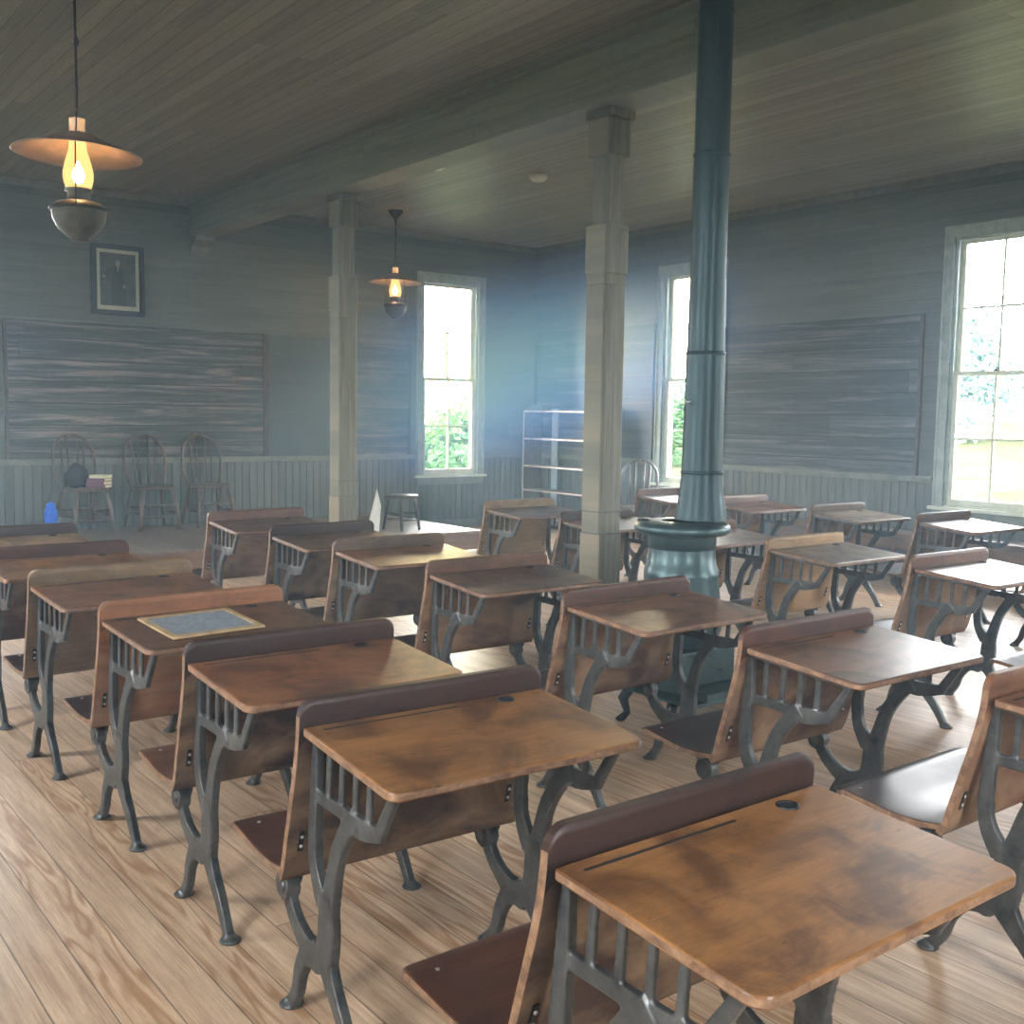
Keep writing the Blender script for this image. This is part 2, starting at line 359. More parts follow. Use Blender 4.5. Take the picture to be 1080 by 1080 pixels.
# ceiling beam with bracket block at the wall
bmb = MB(); bmb.box(4.35, 4.6, BY+.002, FY-.032, 3.30, CZ-.002); bmb.box(4.33, 4.35, BY+.002, FY-.032, CZ-.04, CZ-.002); bmb.box(4.6, 4.62, BY+.002, FY-.032, CZ-.04, CZ-.002)
tag(bmb.build('trim_7', 'beam', bevel=.006), kind='structure')
tag(MB().prism([(FY-.002, 3.299), (FY-.16, 3.299), (FY-.13, 3.26), (FY-.03, 3.20), (FY-.002, 3.10)], 0, 4.37, 4.58).build('trim_8', 'trim', bevel=.004), kind='structure')

# blackboards painted on real boards, standing proud of the walls
def bboard(name, side, a, b, z0, z1, mat, label):
    mb = MB()
    r = empty(name, (0, 0, 0))
    if side == 'front': mb.box(a, b, FY-.022, FY-.001, z0, z1)
    else: mb.box(WX-.022, WX-.001, a, b, z0, z1)
    mb.build('writing_surface', mat, r)
    w_ = .035
    def bx(a0, a1, c0, c1):
        fr = MB()
        if side == 'front': fr.box(a0, a1, FY-.034, FY-.001, c0, c1)
        else: fr.box(WX-.034, WX-.001, a0, a1, c0, c1)
        fr.build('side_strip', 'dark_wood', r, bevel=.003)
    bx(a-w_, a, z0, z1); bx(b, b+w_, z0, z1)
    tag(r, label, 'blackboard'); return r
bboard('blackboard', 'front', 2.52, 5.18, .957, 2.325, 'black_x', 'long worn blackboard of streaked horizontal planks behind the three chairs')
bboard('blackboard', 'front', 5.25, 6.2, .957, 2.32, 'black_smooth', 'smooth plain blackboard panel behind the far post, beside the streaked one')
bboard('blackboard', 'front', 6.27, 7.1, .957, 2.30, 'black_x', 'small streaked blackboard just left of the far narrow window')
bboard('blackboard', 'right', 5.60, 7.92, .957, 2.45, 'black_y', 'grey-black plank blackboard between the two right-hand windows')
bboard('blackboard', 'right', 9.06, 11.2, .957, 2.55, 'black_y', 'peeling glossy blackboard in the far corner above the bookcase')

# windows
def window(idx, side, a, b, detail=True):
    """built with x along the wall, -y into the room, then turned"""
    w_ = b-a; c = (a+b)/2
    if side == 'front': loc, rz = (c, FY, 0), 0
    elif side == 'right': loc, rz = (WX, c, 0), -PI/2
    elif side == 'left': loc, rz = (LX, c, 0), PI/2
    else: loc, rz = (c, BY, 0), PI
    r = empty('window_%d' % idx, loc, rz); r['kind'] = 'structure'
    h = w_/2; cs = .095
    mb = MB()
    for sx in (-1, 1):
        x0, x1 = sorted((sx*h, sx*(h+cs))); mb.box(x0, x1, -.022, -.001, WZ0-.02, WZ1+cs)
        x0, x1 = sorted((sx*(h+cs-.02), sx*(h+cs))); mb.box(x0, x1, -.038, -.001, WZ0-.02, WZ1+cs)
        x0, x1 = sorted((sx*h, sx*(h+.012))); mb.box(x0, x1, -.03, -.001, WZ0-.02, WZ1)
    mb.box(-h, h, -.022, -.001, WZ1, WZ1+cs); mb.box(-h-cs-.004, h+cs+.004, -.036, -.001, WZ1+cs, WZ1+cs+.012)
    mb.build('casing', 'casing', r, bevel=.003)
    mb = MB(); mb.box(-h-cs-.03, h+cs+.03, -.065, 0.0, WZ0-.03, WZ0); mb.box(-h+.002, h-.002, 0.0, T, WZ0, WZ0+.012)
    mb.build('sill', 'sash', r, bevel=.004)
    MB().box(-h-cs, h+cs, -.03, -.001, WZ0-.12, WZ0-.03).build('apron', 'trim', r, bevel=.003)
    mb = MB()
    for sx in (-1, 1):
        x0, x1 = sorted((sx*h, sx*(h-.014))); mb.box(x0, x1, .001, T-.001, WZ0+.012, WZ1)
        x0, x1 = sorted((sx*(h-.014), sx*(h-.026))); mb.box(x0, x1, .004, .02, WZ0+.012, WZ1)
    mb.box(-h+.014, h-.014, .001, T-.001, WZ1-.014, WZ1)
    mb.build('jamb', 'casing', r)
    zm = (WZ0+WZ1)/2-.0
    for nm, z0, z1, y in (('lower_sash', WZ0+.013, zm+.02, .03), ('upper_sash', zm-.02, WZ1-.014, .07)):
        mb = MB(); i = h-.016; st = .045; d = .034
        mb.box(-i, -i+st, y, y+d, z0, z1); mb.box(i-st, i, y, y+d, z0, z1)
        mb.box(-i+st, i-st, y, y+d, z0, z0+(.06 if nm == 'lower_sash' else .036)); mb.box(-i+st, i-st, y, y+d, z1-.036, z1)
        zc_ = (z0+z1)/2
        mb.box(-.010, .010, y+.004, y+d-.004, z0+.03, z1-.03); mb.box(-i+st, i-st, y+.005, y+d-.005, zc_-.010, zc_+.010)
        sh = mb.build(nm, 'sash', r)
        MB().box(-i+st, i-st, y+.016, y+.018, z0+.03, z1-.03).build('pane', 'glass', sh)
        if nm == 'lower_sash' and detail:
            lk = MB(); lk.box(-.03, .03, y+.004, y+.03, z1, z1+.008); lk.tube([(-.012, y+.017, z1+.008), (0, y+.017, z1+.028), (.016, y+.017, z1+.02)], .007, 8)
            lk.build('sash_lock', 'dark_iron', sh)
    return r
for i, (wl, a, b) in enumerate(OPEN): window(i+1, wl, a, b, i < 3)

# teacher's platform
pl = empty('platform', (0, 0, 0)); tag(pl, 'low wooden teaching platform along the front wall under the chairs and stool', 'platform')
MB().box(LX+.02, 6.72, 9.17, FY-.03, .205, .232).build('platform_top', 'platform', pl, bevel=.004)
MB().box(LX+.02, 6.69, 9.19, FY-.03, .002, .205).build('riser', 'riser', pl)

# posts under the beam: chamfered shaft with wider top, middle collar and base
def post(x, y, label):
    r = empty('post', (x, y, 0)); h = .091
    def chamf(a, c): return [(-a+c, -a), (a-c, -a), (a, -a+c), (a, a-c), (a-c, a), (-a+c, a), (-a, a-c), (-a, -a+c)]
    mb = MB(); mb.prism(chamf(h*.86, .028), 2, .5, 3.1); mb.build('shaft', 'post', r)
    MB().prism(chamf(h*1.02, .006), 2, .001, .74).build('base_block', 'post', r, bevel=.003)
    MB().prism(chamf(h*.98, .012), 2, .74, 2.33).build('lower_casing', 'post', r, bevel=.003)
    MB().prism(chamf(h*1.04, .006), 2, 2.33, 2.62).build('middle_block', 'post', r, bevel=.003)
    MB().prism(chamf(h*1.02, .006), 2, 3.03, 3.24).build('top_block', 'post', r, bevel=.003)
    MB().box(-h-.012, h+.02, -h-.02, h+.012, 3.245, 3.298).build('cap', 'post', r, bevel=.006)
    for z in (.74, .876): MB().box(-h-.0035, h+.0035, -h-.0035, h+.0035, z, z+.007).build('band', 'dark_wood', r)
    tag(r, label, 'post'); return r
post(4.515, 4.92, 'near thick chamfered wooden post, grey-green paint, left of the stovepipe')
post(4.525, 8.24, 'far slim wooden post, hazy grey-green, left of the distant hanging lamp')

# haze in the room
hz = MB().box(LX+.01, WX-.06, BY+.01, FY-.06, .005, CZ-.08).build('haze', 'glass')
hk = N('blue_haze'); out = hk.t.nodes['Material Output']; hk.t.nodes.remove(hk.b)
vs = hk.n('VolumeScatter'); vs.inputs['Color'].default_value = (.55, .8, 1, 1); vs.inputs['Density'].default_value = HAZE_DENSITY; vs.inputs['Anisotropy'].default_value = .5
hk.l(vs.outputs[0], out.inputs['Volume']); hz.data.materials.clear(); hz.data.materials.append(hk.m)
tag(hz, 'thin bluish haze filling the schoolroom around the windows', 'haze', kind='stuff')
# blue glare of the far window, added as a soft-edged haze ellipsoid
bm = bmesh.new(); bmesh.ops.create_icosphere(bm, subdivisions=3, radius=1)
me = bpy.data.meshes.new('glare_haze'); bm.to_mesh(me); bm.free()
hb_ = bpy.data.objects.new('glare_haze', me); COL.objects.link(hb_)
ax_ = Vector((3.6, -3.3, 1.55)).normalized()
hb_.matrix_world = Matrix.Translation((6.55, 8.3, 2.02)) @ ax_.to_track_quat('X', 'Z').to_matrix().to_4x4() @ Matrix.Diagonal((3.6, 1.45, 1.05, 1))
hk = N('blue_glare_haze'); out = hk.t.nodes['Material Output']; hk.t.nodes.remove(hk.b)
ln = hk.n('VectorMath', operation='LENGTH'); hk.l(hk.co(), ln.inputs[0])
fall = hk.math('MAXIMUM', hk.math('SUBTRACT', 1., hk.math('POWER', ln.outputs['Value'], 2.)), 0.)
fall = hk.math('MULTIPLY', hk.math('POWER', fall, 1.5), GLARE_DENSITY)
vs = hk.n('VolumeScatter'); vs.inputs['Color'].default_value = (.11, .33, 1, 1); hk.l(fall, vs.inputs['Density']); vs.inputs['Anisotropy'].default_value = .2
hk.l(vs.outputs[0], out.inputs['Volume']); me.materials.append(hk.m)
tag(hb_, 'added slanting blue glare, as dense haze, at the far narrow window', 'haze', kind='stuff')

# ------------------------------------------------------------------ school desks
DW = .687
def ribbon(mb, ctrl, x0, x1, n=7):
    """flat bar in the y-z plane; ctrl of (y, z, width)"""
    P = spline(ctrl, n); L_, R_ = [], []
    for i, (y, z, w_) in enumerate(P):
        a = P[max(i-1, 0)]; b = P[min(i+1, len(P)-1)]; dy, dz = b[0]-a[0], b[1]-a[1]; q = math.hypot(dy, dz) or 1
        ny, nz = -dz/q, dy/q; L_.append((y+ny*w_/2, z+nz*w_/2)); R_.append((y-ny*w_/2, z-nz*w_/2))
    vs = []
    for (a, b) in zip(L_, R_): vs += [(x0, *a), (x0, *b), (x1, *b), (x1, *a)]
    fs = []
    for i in range(len(P)-1):
        for j in range(4): fs.append((i*4+j, i*4+(j+1) % 4, i*4+4+(j+1) % 4, i*4+4+j))
    fs += [(3, 2, 1, 0), tuple(len(vs)-4+j for j in range(4))]
    mb.add(vs, fs)
def frame_mesh():
    mb = MB(); a, b = -.011, .011
    ribbon(mb, [(-.008, .733, .026), (-.006, .65, .030), (0, .56, .036), (.006, .47, .040), (-.004, .40, .044), (-.045, .335, .06)], a, b)
    ribbon(mb, [(-.205, .59, .05), (-.165, .555, .046), (-.115, .48, .044), (-.088, .40, .05), (-.07, .33, .062)], a, b)
    ribbon(mb, [(-.062, .36, .05), (-.066, .31, .074), (-.062, .25, .078), (-.045, .19, .084)], a-.002, b+.002)
    ribbon(mb, [(-.045, .22, .08), (-.09, .155, .052), (-.145, .09, .040), (-.195, .012, .030)], a-.002, b+.002)
    ribbon(mb, [(-.02, .20, .08), (.045, .178, .055), (.088, .12, .040), (.108, .06, .034), (.14, .014, .034)], a-.002, b+.002)
    ribbon(mb, [(-.02, .19, .07), (.05, .20, .06), (.105, .228, .046), (.14, .262, .044), (.163, .30, .05)], a, b)
    # grille under the desk top
    ribbon(mb, [(.006, .727, .016), (-.385, .699, .016)], a+.003, b-.003, 2)
    ribbon(mb, [(.008, .588, .03), (-.15, .585, .034), (-.225, .578, .05), (-.318, .592, .03)], a+.003, b-.003, 4)
    ribbon(mb, [(-.305, .588, .03), (-.38, .703, .022)], a+.002, b-.002, 2)
    for y in (-.068, -.134, -.2, -.264): ribbon(mb, [(y+.004, .595, .0205), (y-.004, .718, .019)], a+.005, b-.005, 2)
    for y in (-.205, .15):
        mb.lathe([(0, 0.0), (.030, 0.0), (.031, .007), (.02, .014), (.010, .026), (0, .026)], (0, y, .0005), 16)
    mb.tube([(-.018, .166, .306), (.018, .166, .306)], .037, 20)
    o = mb.build('side_frame', 'iron')
    rm = o.modifiers.new('r', 'REMESH'); rm.mode = 'VOXEL'; rm.voxel_size = .0036; rm.use_smooth_shade = True
    sm = o.modifiers.new('s', 'SMOOTH'); sm.factor = .5; sm.iterations = 2
    dg = bpy.context.evaluated_depsgraph_get(); me = bpy.data.meshes.new_from_object(o.evaluated_get(dg))
    for p in me.polygons: p.use_smooth = True
    me.materials.clear(); me.materials.append(M['iron']); bpy.data.objects.remove(o)
    return me
FRAME = frame_mesh()
def desk_proto():
    r = empty('school_desk')
    # desk top: sloping board with rounded near corners
    W0, W1 = -.004, .668
    yb, yn, zb, zn = -.0226, -.439, .756, .725
    rr = .032; out_ = [(W0, yb)]
    for cx, a0 in ((W0+rr, PI), (W1-rr, 1.5*PI)):
        out_ += [(cx+rr*math.cos(a0+t*PI/2/6), yn+rr+rr*math.sin(a0+t*PI/2/6)) for t in range(7)]
    out_.append((W1, yb)); n = len(out_)
    zz = lambda y: zn+(zb-zn)*(y-yn)/(yb-yn)
    th = .021; mb = MB()
    vs = [(x, y, zz(y)) for x, y in out_]+[(x, y, zz(y)-th) for x, y in out_]
    mb.add(vs, [tuple(range(n))]); mb.add(vs, [tuple(range(2*n-1, n-1, -1))]); mb.add(vs, [(i, n+i, n+(i+1) % n, (i+1) % n) for i in range(n)], 1)
    top = mb.build('desk_top', ['top', 'raw_edge'], r, bevel=.0045)
    top.color = (.3, .12, .04, 1)
    iw = MB(); iw.lathe([(.017, .0), (.017, .0022), (.0195, .003), (.022, .0022), (.022, -.001)], (.53, -.062, zz(-.062)+.0008), 24)
    iw.build('inkwell_rim', 'dark_iron', top)
    iw = MB(); iw.lathe([(0, 0), (.018, 0)], (.53, -.062, zz(-.062)+.0012), 20); iw.build('inkwell_shade', 'hole', top)  # flat dark disc painted for the shade in the inkwell opening
    g = MB(); g.prism([(.035, -.058), (.39, -.058), (.395, -.0545), (.39, -.051), (.035, -.051), (.03, -.0545)], 2, zz(-.055)-.003, zz(-.055)+.0009); g.build('pencil_groove_shade', 'hole', top)  # slightly raised dark strip, standing for the shade in a groove
    # backrest
    prof = spline([(-.002, .816), (.004, .73), (.022, .64), (.05, .54), (.076, .45), (.094, .385), (.112, .352)], 5)
    S_ = [0]
    for p, q in zip(prof, prof[1:]): S_.append(S_[-1]+math.hypot(q[0]-p[0], q[1]-p[1]))
    tot = S_[-1]
    def at(s):
        for i in range(len(prof)-1):
            if s <= S_[i+1]+1e-9:
                t = (s-S_[i])/(S_[i+1]-S_[i]); p, q = prof[i], prof[i+1]; dy, dz = q[0]-p[0], q[1]-p[1]; L_ = math.hypot(dy, dz)
                return p[0]+dy*t, p[1]+dz*t, -dz/L_, dy/L_
        return (*prof[-1], 1, 0)
    rc = .04; xs = [0, .003, .010, .02, .03, .04]+[.04+(DW-.08)*i/6 for i in range(1, 6)]+[DW-.04, DW-.03, DW-.02, DW-.010, DW-.003, DW]
    m_ = 26; t_ = .018; fr_, bk = [], []
    for x in xs:
        e = min(x, DW-x); s0 = rc-math.sqrt(max(rc*rc-(rc-e)**2, 0)) if e < rc else 0
        for j in range(m_+1):
            s = s0+(tot-s0)*j/m_; y, z, ny, nz = at(s)
            fr_.append((x-.006, y+ny*t_/2, z+nz*t_/2)); bk.append((x-.006, y-ny*t_/2, z-nz*t_/2))
    k_ = m_+1; nx = len(xs); F1 = []; 
    quad = lambda i, j: (i*k_+j, (i+1)*k_+j, (i+1)*k_+j+1, i*k_+j+1)
    G = [quad(i, j) for i in range(nx-1) for j in range(m_)]
    mb = MB(); mb.add(fr_, G, 0, True)
    up_ = [g_ for g_ in G if (g_[0] % k_) < 5]; lo_ = [g_ for g_ in G if (g_[0] % k_) >= 5]
    mb.add(bk, up_, 0, True); mb.add(bk, lo_, 1, True)
    nn = len(fr_); al = fr_+bk; ring = [j for j in range(k_)]
    E_ = [(j, j+1, nn+j+1, nn+j) for j in range(m_)]+[((nx-1)*k_+j, (nx-1)*k_+j+1, nn+(nx-1)*k_+j+1, nn+(nx-1)*k_+j) for j in range(m_)]
    mb.add(al, E_, 2)
    mb.add(al, [(i*k_, (i+1)*k_, nn+(i+1)*k_, nn+i*k_) for i in range(nx-1)], 0)
    mb.add(al, [(i*k_+m_, (i+1)*k_+m_, nn+(i+1)*k_+m_, nn+i*k_+m_) for i in range(nx-1)], 2)
    bk_ = mb.build('backrest', ['board', 'panel', 'raw_edge'], r); bk_.color = (.08, .035, .02, 1)
    # screw plate on the back panel
    for sx in (.03, DW-.055):
        y, z, ny, nz = at(.37); pm = MB(); c = Vector((sx, y-ny*.0105, z-nz*.0105)); d = Vector((0, -nz, ny)); nrm = Vector((0, -ny, -nz))
        pm.obox(c, (.007, 0, 0), d*.028, nrm*.0016)
        pl_ = pm.build('screw_plate', 'dark_iron', bk_, bevel=.001)
        for q in (-.013, .013):
            s_ = MB(); cc = c+d*q; s_.tube([cc, cc+nrm*.0038], .0042, 10); s_.build('screw', 'bright', bk_)
    # seat: thin curved slab
    sp_ = spline([(.098, .372), (.17, .360), (.26, .359), (.35, .369), (.42, .377), (.456, .370)], 4); mb = MB()
    xs = [0, .008, .02, .04]+[.04+(DW-.08)*i/5 for i in range(1, 5)]+[DW-.04, DW-.02, DW-.008, DW]
    tp, bt = [], []
    for x in xs:
        e = min(x, DW-x); cut = .03-math.sqrt(max(.03**2-(.03-e)**2, 0)) if e < .03 else 0
        for (y, z) in sp_:
            y2 = min(y, .456-cut); tp.append((x, y2, z+.0075)); bt.append((x, y2, z-.0075))
    k_ = len(sp_); nx = len(xs); quad2 = [(i*k_+j, (i+1)*k_+j, (i+1)*k_+j+1, i*k_+j+1) for i in range(nx-1) for j in range(k_-1)]
    mb.add(tp, quad2, 0, True); mb.add(bt, quad2, 0, True); nn = len(tp); al = tp+bt
    mb.add(al, [(b_+j, b_+j+1, nn+b_+j+1, nn+b_+j) for b_ in (0, (nx-1)*k_) for j in range(k_-1)]+[(i*k_+e_, (i+1)*k_+e_, nn+(i+1)*k_+e_, nn+i*k_+e_) for e_ in (0, k_-1) for i in range(nx-1)], 1)
    st = mb.build('seat', ['seatwood', 'raw_edge'], r); st.color = (.07, .03, .02, 1)
    for sx in (.06, DW-.06):
        s_ = MB(); s_.tube([(sx, .40, .377), (sx, .40, .384)], .005, 10); s_.build('screw', 'bright', st)
    # iron side frames with seat brackets
    for i, xx in enumerate((.041, DW-.055)):
        f_ = bpy.data.objects.new('side_frame', FRAME); COL.objects.link(f_); f_.parent = r; f_.location = (xx, 0, 0)
        hb = MB(); hb.tube([(xx-.0225, .166, .306), (xx+.0225, .166, .306)], .017, 16)
        hb.build('hinge_pin', 'iron', f_); f_.children[0].location = (-xx, 0, 0)
        br = MB(); ribbon(br, [(.166, .31, .03), (.15, .342, .026), (.20, .345, .014), (.30, .348, .012), (.39, .361, .010)], xx+.013, xx+.027, 5)
        br.build('seat_bracket', 'dark_iron', r, bevel=.002)
    rod = MB(); rod.tube([(.055, -.062, .28), (DW-.06, -.062, .28)], .006, 8)
    return r
C_AM = (.25, .112, .036, 1); C_OR = (.23, .095, .04, 1); C_DB = (.12, .055, .03, 1); C_VD = (.036, .016, .011, 1); C_MB = (.19, .085, .04, 1); C_TAN = (.33, .20, .09, 1); C_OL = (.22, .145, .075, 1)
RED = (.075, .03, .018, 1); GREY = (.13, .08, .05, 1)
DESKS = [  # x, y, rot, top, board, seat, label
 (1.068, 1.272, 0, C_AM, C_VD, RED, 'nearest amber-topped school desk filling the lower right corner of the photo'),
 (1.089, 2.184, -.043, C_AM, C_VD, RED, 'amber-topped school desk with stained corner, directly ahead of the nearest desk'),
 (1.103, 2.927, -.009, C_OR, C_VD, C_DB, 'orange-brown school desk with scratched dark backboard, right behind the slate desk'),
 (1.099, 3.70, .034, C_DB, C_OR, C_VD, 'dark-topped school desk with an orange-brown backboard and a slate on it'),
 (1.080, 4.566, .031, C_MB, C_OL, C_VD, 'school desk with chipped pale-brown backboard, just ahead of the slate desk'),
 (1.07, 5.40, .01, C_AM, RED, C_VD, 'honey-topped school desk with red-brown backboard, second from the front in the left file'),
 (1.09, 6.36, .01, C_TAN, C_VD, C_VD, 'frontmost school desk of the left file, light worn top, near the chairs'),
 (2.66, 1.40, 0, C_OR, C_MB, C_VD, 'school desk cut by the right edge of the photo, beside the nearest amber desk'),
 (2.608, 2.174, -.015, C_MB, RED, C_VD, 'brown school desk with three pale spots on its dark red backboard, centre right'),
 (2.608, 3.036, -.004, C_MB, RED, C_VD, 'school desk standing in front of the stove with a bright reflection on its top'),
 (2.608, 3.975, -.014, C_DB, C_DB, C_VD, 'dark brown school desk left of the near post, rubbed backboard edge'),
 (2.634, 4.896, 0, C_MB, GREY, C_VD, 'school desk with light grey-brown backboard, in front of the round stool'),
 (2.640, 5.66, .011, C_DB, C_VD, C_VD, 'school desk with near-black backboard, second from the front in the second file'),
 (2.662, 6.643, 0, C_DB, C_DB, C_VD, 'frontmost school desk of the second file, dark brown, nearest the empty chairs'),
 (4.71, 2.03, 0, C_DB, C_DB, C_VD, 'school desk mostly out of frame at right, only its dark glossy seat showing'),
 (4.71, 2.896, -.027, C_DB, C_DB, C_VD, 'dark-framed school desk with glaring pale top at the right, behind the bare-floored aisle'),
 (4.691, 3.756, -.007, C_OL, C_TAN, C_VD, 'school desk with tan yellowish backboard right of the stove'),
 (4.73, 4.60, 0, C_DB, C_DB, C_VD, 'school desk with bluish shining top emerging from behind the stove'),
 (4.70, 5.52, 0, C_DB, C_VD, C_VD, 'near-black school desk hidden behind the near post and the stove'),
 (4.78, 6.50, 0, C_DB, C_OL, C_VD, 'frontmost school desk of the third file, dull brown, between bookcase and post'),
 (6.85, 3.31, 0, C_DB, C_DB, C_VD, 'school desk out of frame at right, dark seat peeping above a glaring desk top'),
 (6.849, 4.182, -.020, C_DB, GREY, C_VD, 'school desk with shining pale top directly below the big right window'),
 (6.789, 5.031, -.002, C_OL, GREY, C_VD, 'olive-brown school desk under the right-hand blackboard, left of the big window'),
 (6.753, 5.967, .012, C_MB, C_DB, C_VD, 'reddish-brown school desk just right of the stovepipe base against the beadboard'),
 (6.80, 6.93, 0, C_DB, C_DB, C_VD, 'frontmost school desk of the right file, standing under the narrow window'),
]
proto = desk_proto()
for i, (x, y, rot, ct, cb, cs, lab) in enumerate(DESKS):
    o = proto if i == 0 else copy_tree(proto)
    o.location = (x, y, 0); o.rotation_euler = (0, 0, rot)
    for ch in o.children:
        nm = ch.name.split('.')[0]
        if nm == 'desk_top': ch.color = ct
        if nm == 'backrest': ch.color = cb
        if nm == 'seat': ch.color = cs
    tag(o, lab, 'school desk', 'school desks in files across the room')

# slate on the fourth desk
sl = empty('writing_slate', (1.37, 3.487, .7515), .055); tag(sl, 'small wood-framed writing slate lying on the dark desk top with orange backboard', 'slate')
sl.rotation_euler = (.0742, 0, .085)
sl.location = (1.37, 3.487, .7435)
mb = MB()
for a, b, c, d in ((-.165, .165, -.14, -.118), (-.165, .165, .118, .14), (-.165, -.143, -.118, .118), (.143, .165, -.118, .118)): mb.box(a, b, c, d, 0, .009)
mb.build('slate_frame', 'slate_frame', sl, bevel=.002); MB().box(-.144, .144, -.119, .119, .001, .006).build('slate_panel', 'slate', sl)

# ------------------------------------------------------------------ stove
SX, SY = 3.83, 3.47
sv = empty('stove', (SX, SY, 0)); tag(sv, 'tall green-grey cast iron heating stove with long stovepipe up to the ceiling', 'stove')
MB().lathe([(0, .86), (.16, .86), (.165, .93), (.165, .93)], n=36).lathe([(.10, .99), (.2, .985), (.215, .98), (.228, .965), (.228, .945), (.21, .93), (.165, .925)], n=36).build('top_plate', 'stove', sv)
MB().lathe([(.165, .93), (.158, .90), (.158, .84), (.165, .78), (.178, .76), (.18, .73), (.178, .70), (.19, .62), (.2, .54), (.2, .48), (.185, .43), (.16, .40), (0, .40)], n=36).build('fire_pot', 'stove', sv)
mb = MB(); mb.box(-.19, .19, -.19, .19, .20, .40); mb.build('ash_box', 'stove', sv, bevel=.012)
mb = MB(); mb.prism([(-.27, -.34), (.27, -.34), (.27, .2), (-.27, .2)], 2, .185, .2); mb.box(-.17, .17, -.34, -.19, .2, .235); mb.build('hearth_plate', 'stove', sv, bevel=.004)
for sx in (-1, 1):
    for sy in (-1, 1):
        MB().tube([(sx*.17, sy*.14, .186), (sx*.21, sy*.16, .12), (sx*.19, sy*.15, .05), (sx*.23, sy*.17, .006)], [.028, .026, .018, .022], 10).build('leg', 'dark_iron', sv)
mb = MB(); mb.box(-.1, .1, -.197, -.188, .24, .36); mb.tube([(.06, -.2, .3), (.06, -.225, .3)], .008, 8); mb.build('ash_door', 'stove', sv, bevel=.003)
pm = MB(); pm.lathe([(.125, .985), (.125, 1.0), (.112, 1.06), (.103, 1.14), (.098, 1.2), (.093, 1.5), (.091, 1.77), (.091, 1.775)], n=40)
pm.lathe([(.088, 1.77), (.083, 2.2), (.083, 2.68)], n=40); pm.lathe([(.081, 2.68), (.081, CZ-.001)], n=40)
pp = pm.build('stovepipe', 'pipe', sv)
for z, r_ in ((1.21, .1), (1.77, .0925), (2.68, .085), (3.32, .083)): MB().lathe([(r_-.002, -.008), (r_+.002, -.005), (r_+.002, .005), (r_-.002, .008)], (0, 0, z), 40).build('joint_ring', 'pipe', pp)
sm_ = MB(); sm_.box(.0, .004, -.086, -.08, 1.8, CZ-.01); sm_.build('seam', 'pipe', pp); pp.children[-1].rotation_euler = (0, 0, -.75)
dh = MB(); dh.tube([(-.09, 0, 1.54), (-.125, 0, 1.54)], .004, 8); dh.tube([(-.125+.018*math.cos(t*PI/6)-.018, .0, 1.54+.012*math.sin(t*PI/6)) for t in range(13)], .003, 6); dh.build('damper_handle', 'bright', pp)
dh2 = MB(); dh2.tube([(.2, -.04, .985), (.24, -.05, .995), (.27, -.05, .99)], .006, 8); dh2.build('lid_handle', 'dark_iron', sv)
ld = MB(); ld.lathe([(0, .012), (.028, .011), (.034, .004), (.034, 0)], (-.13, .13, .984), 20); ld.build('lid', 'dark_iron', sv)
for ch in sv.children:
    if not ch.name.startswith('stovepipe'): ch.location = (-.067, .052, -.012)

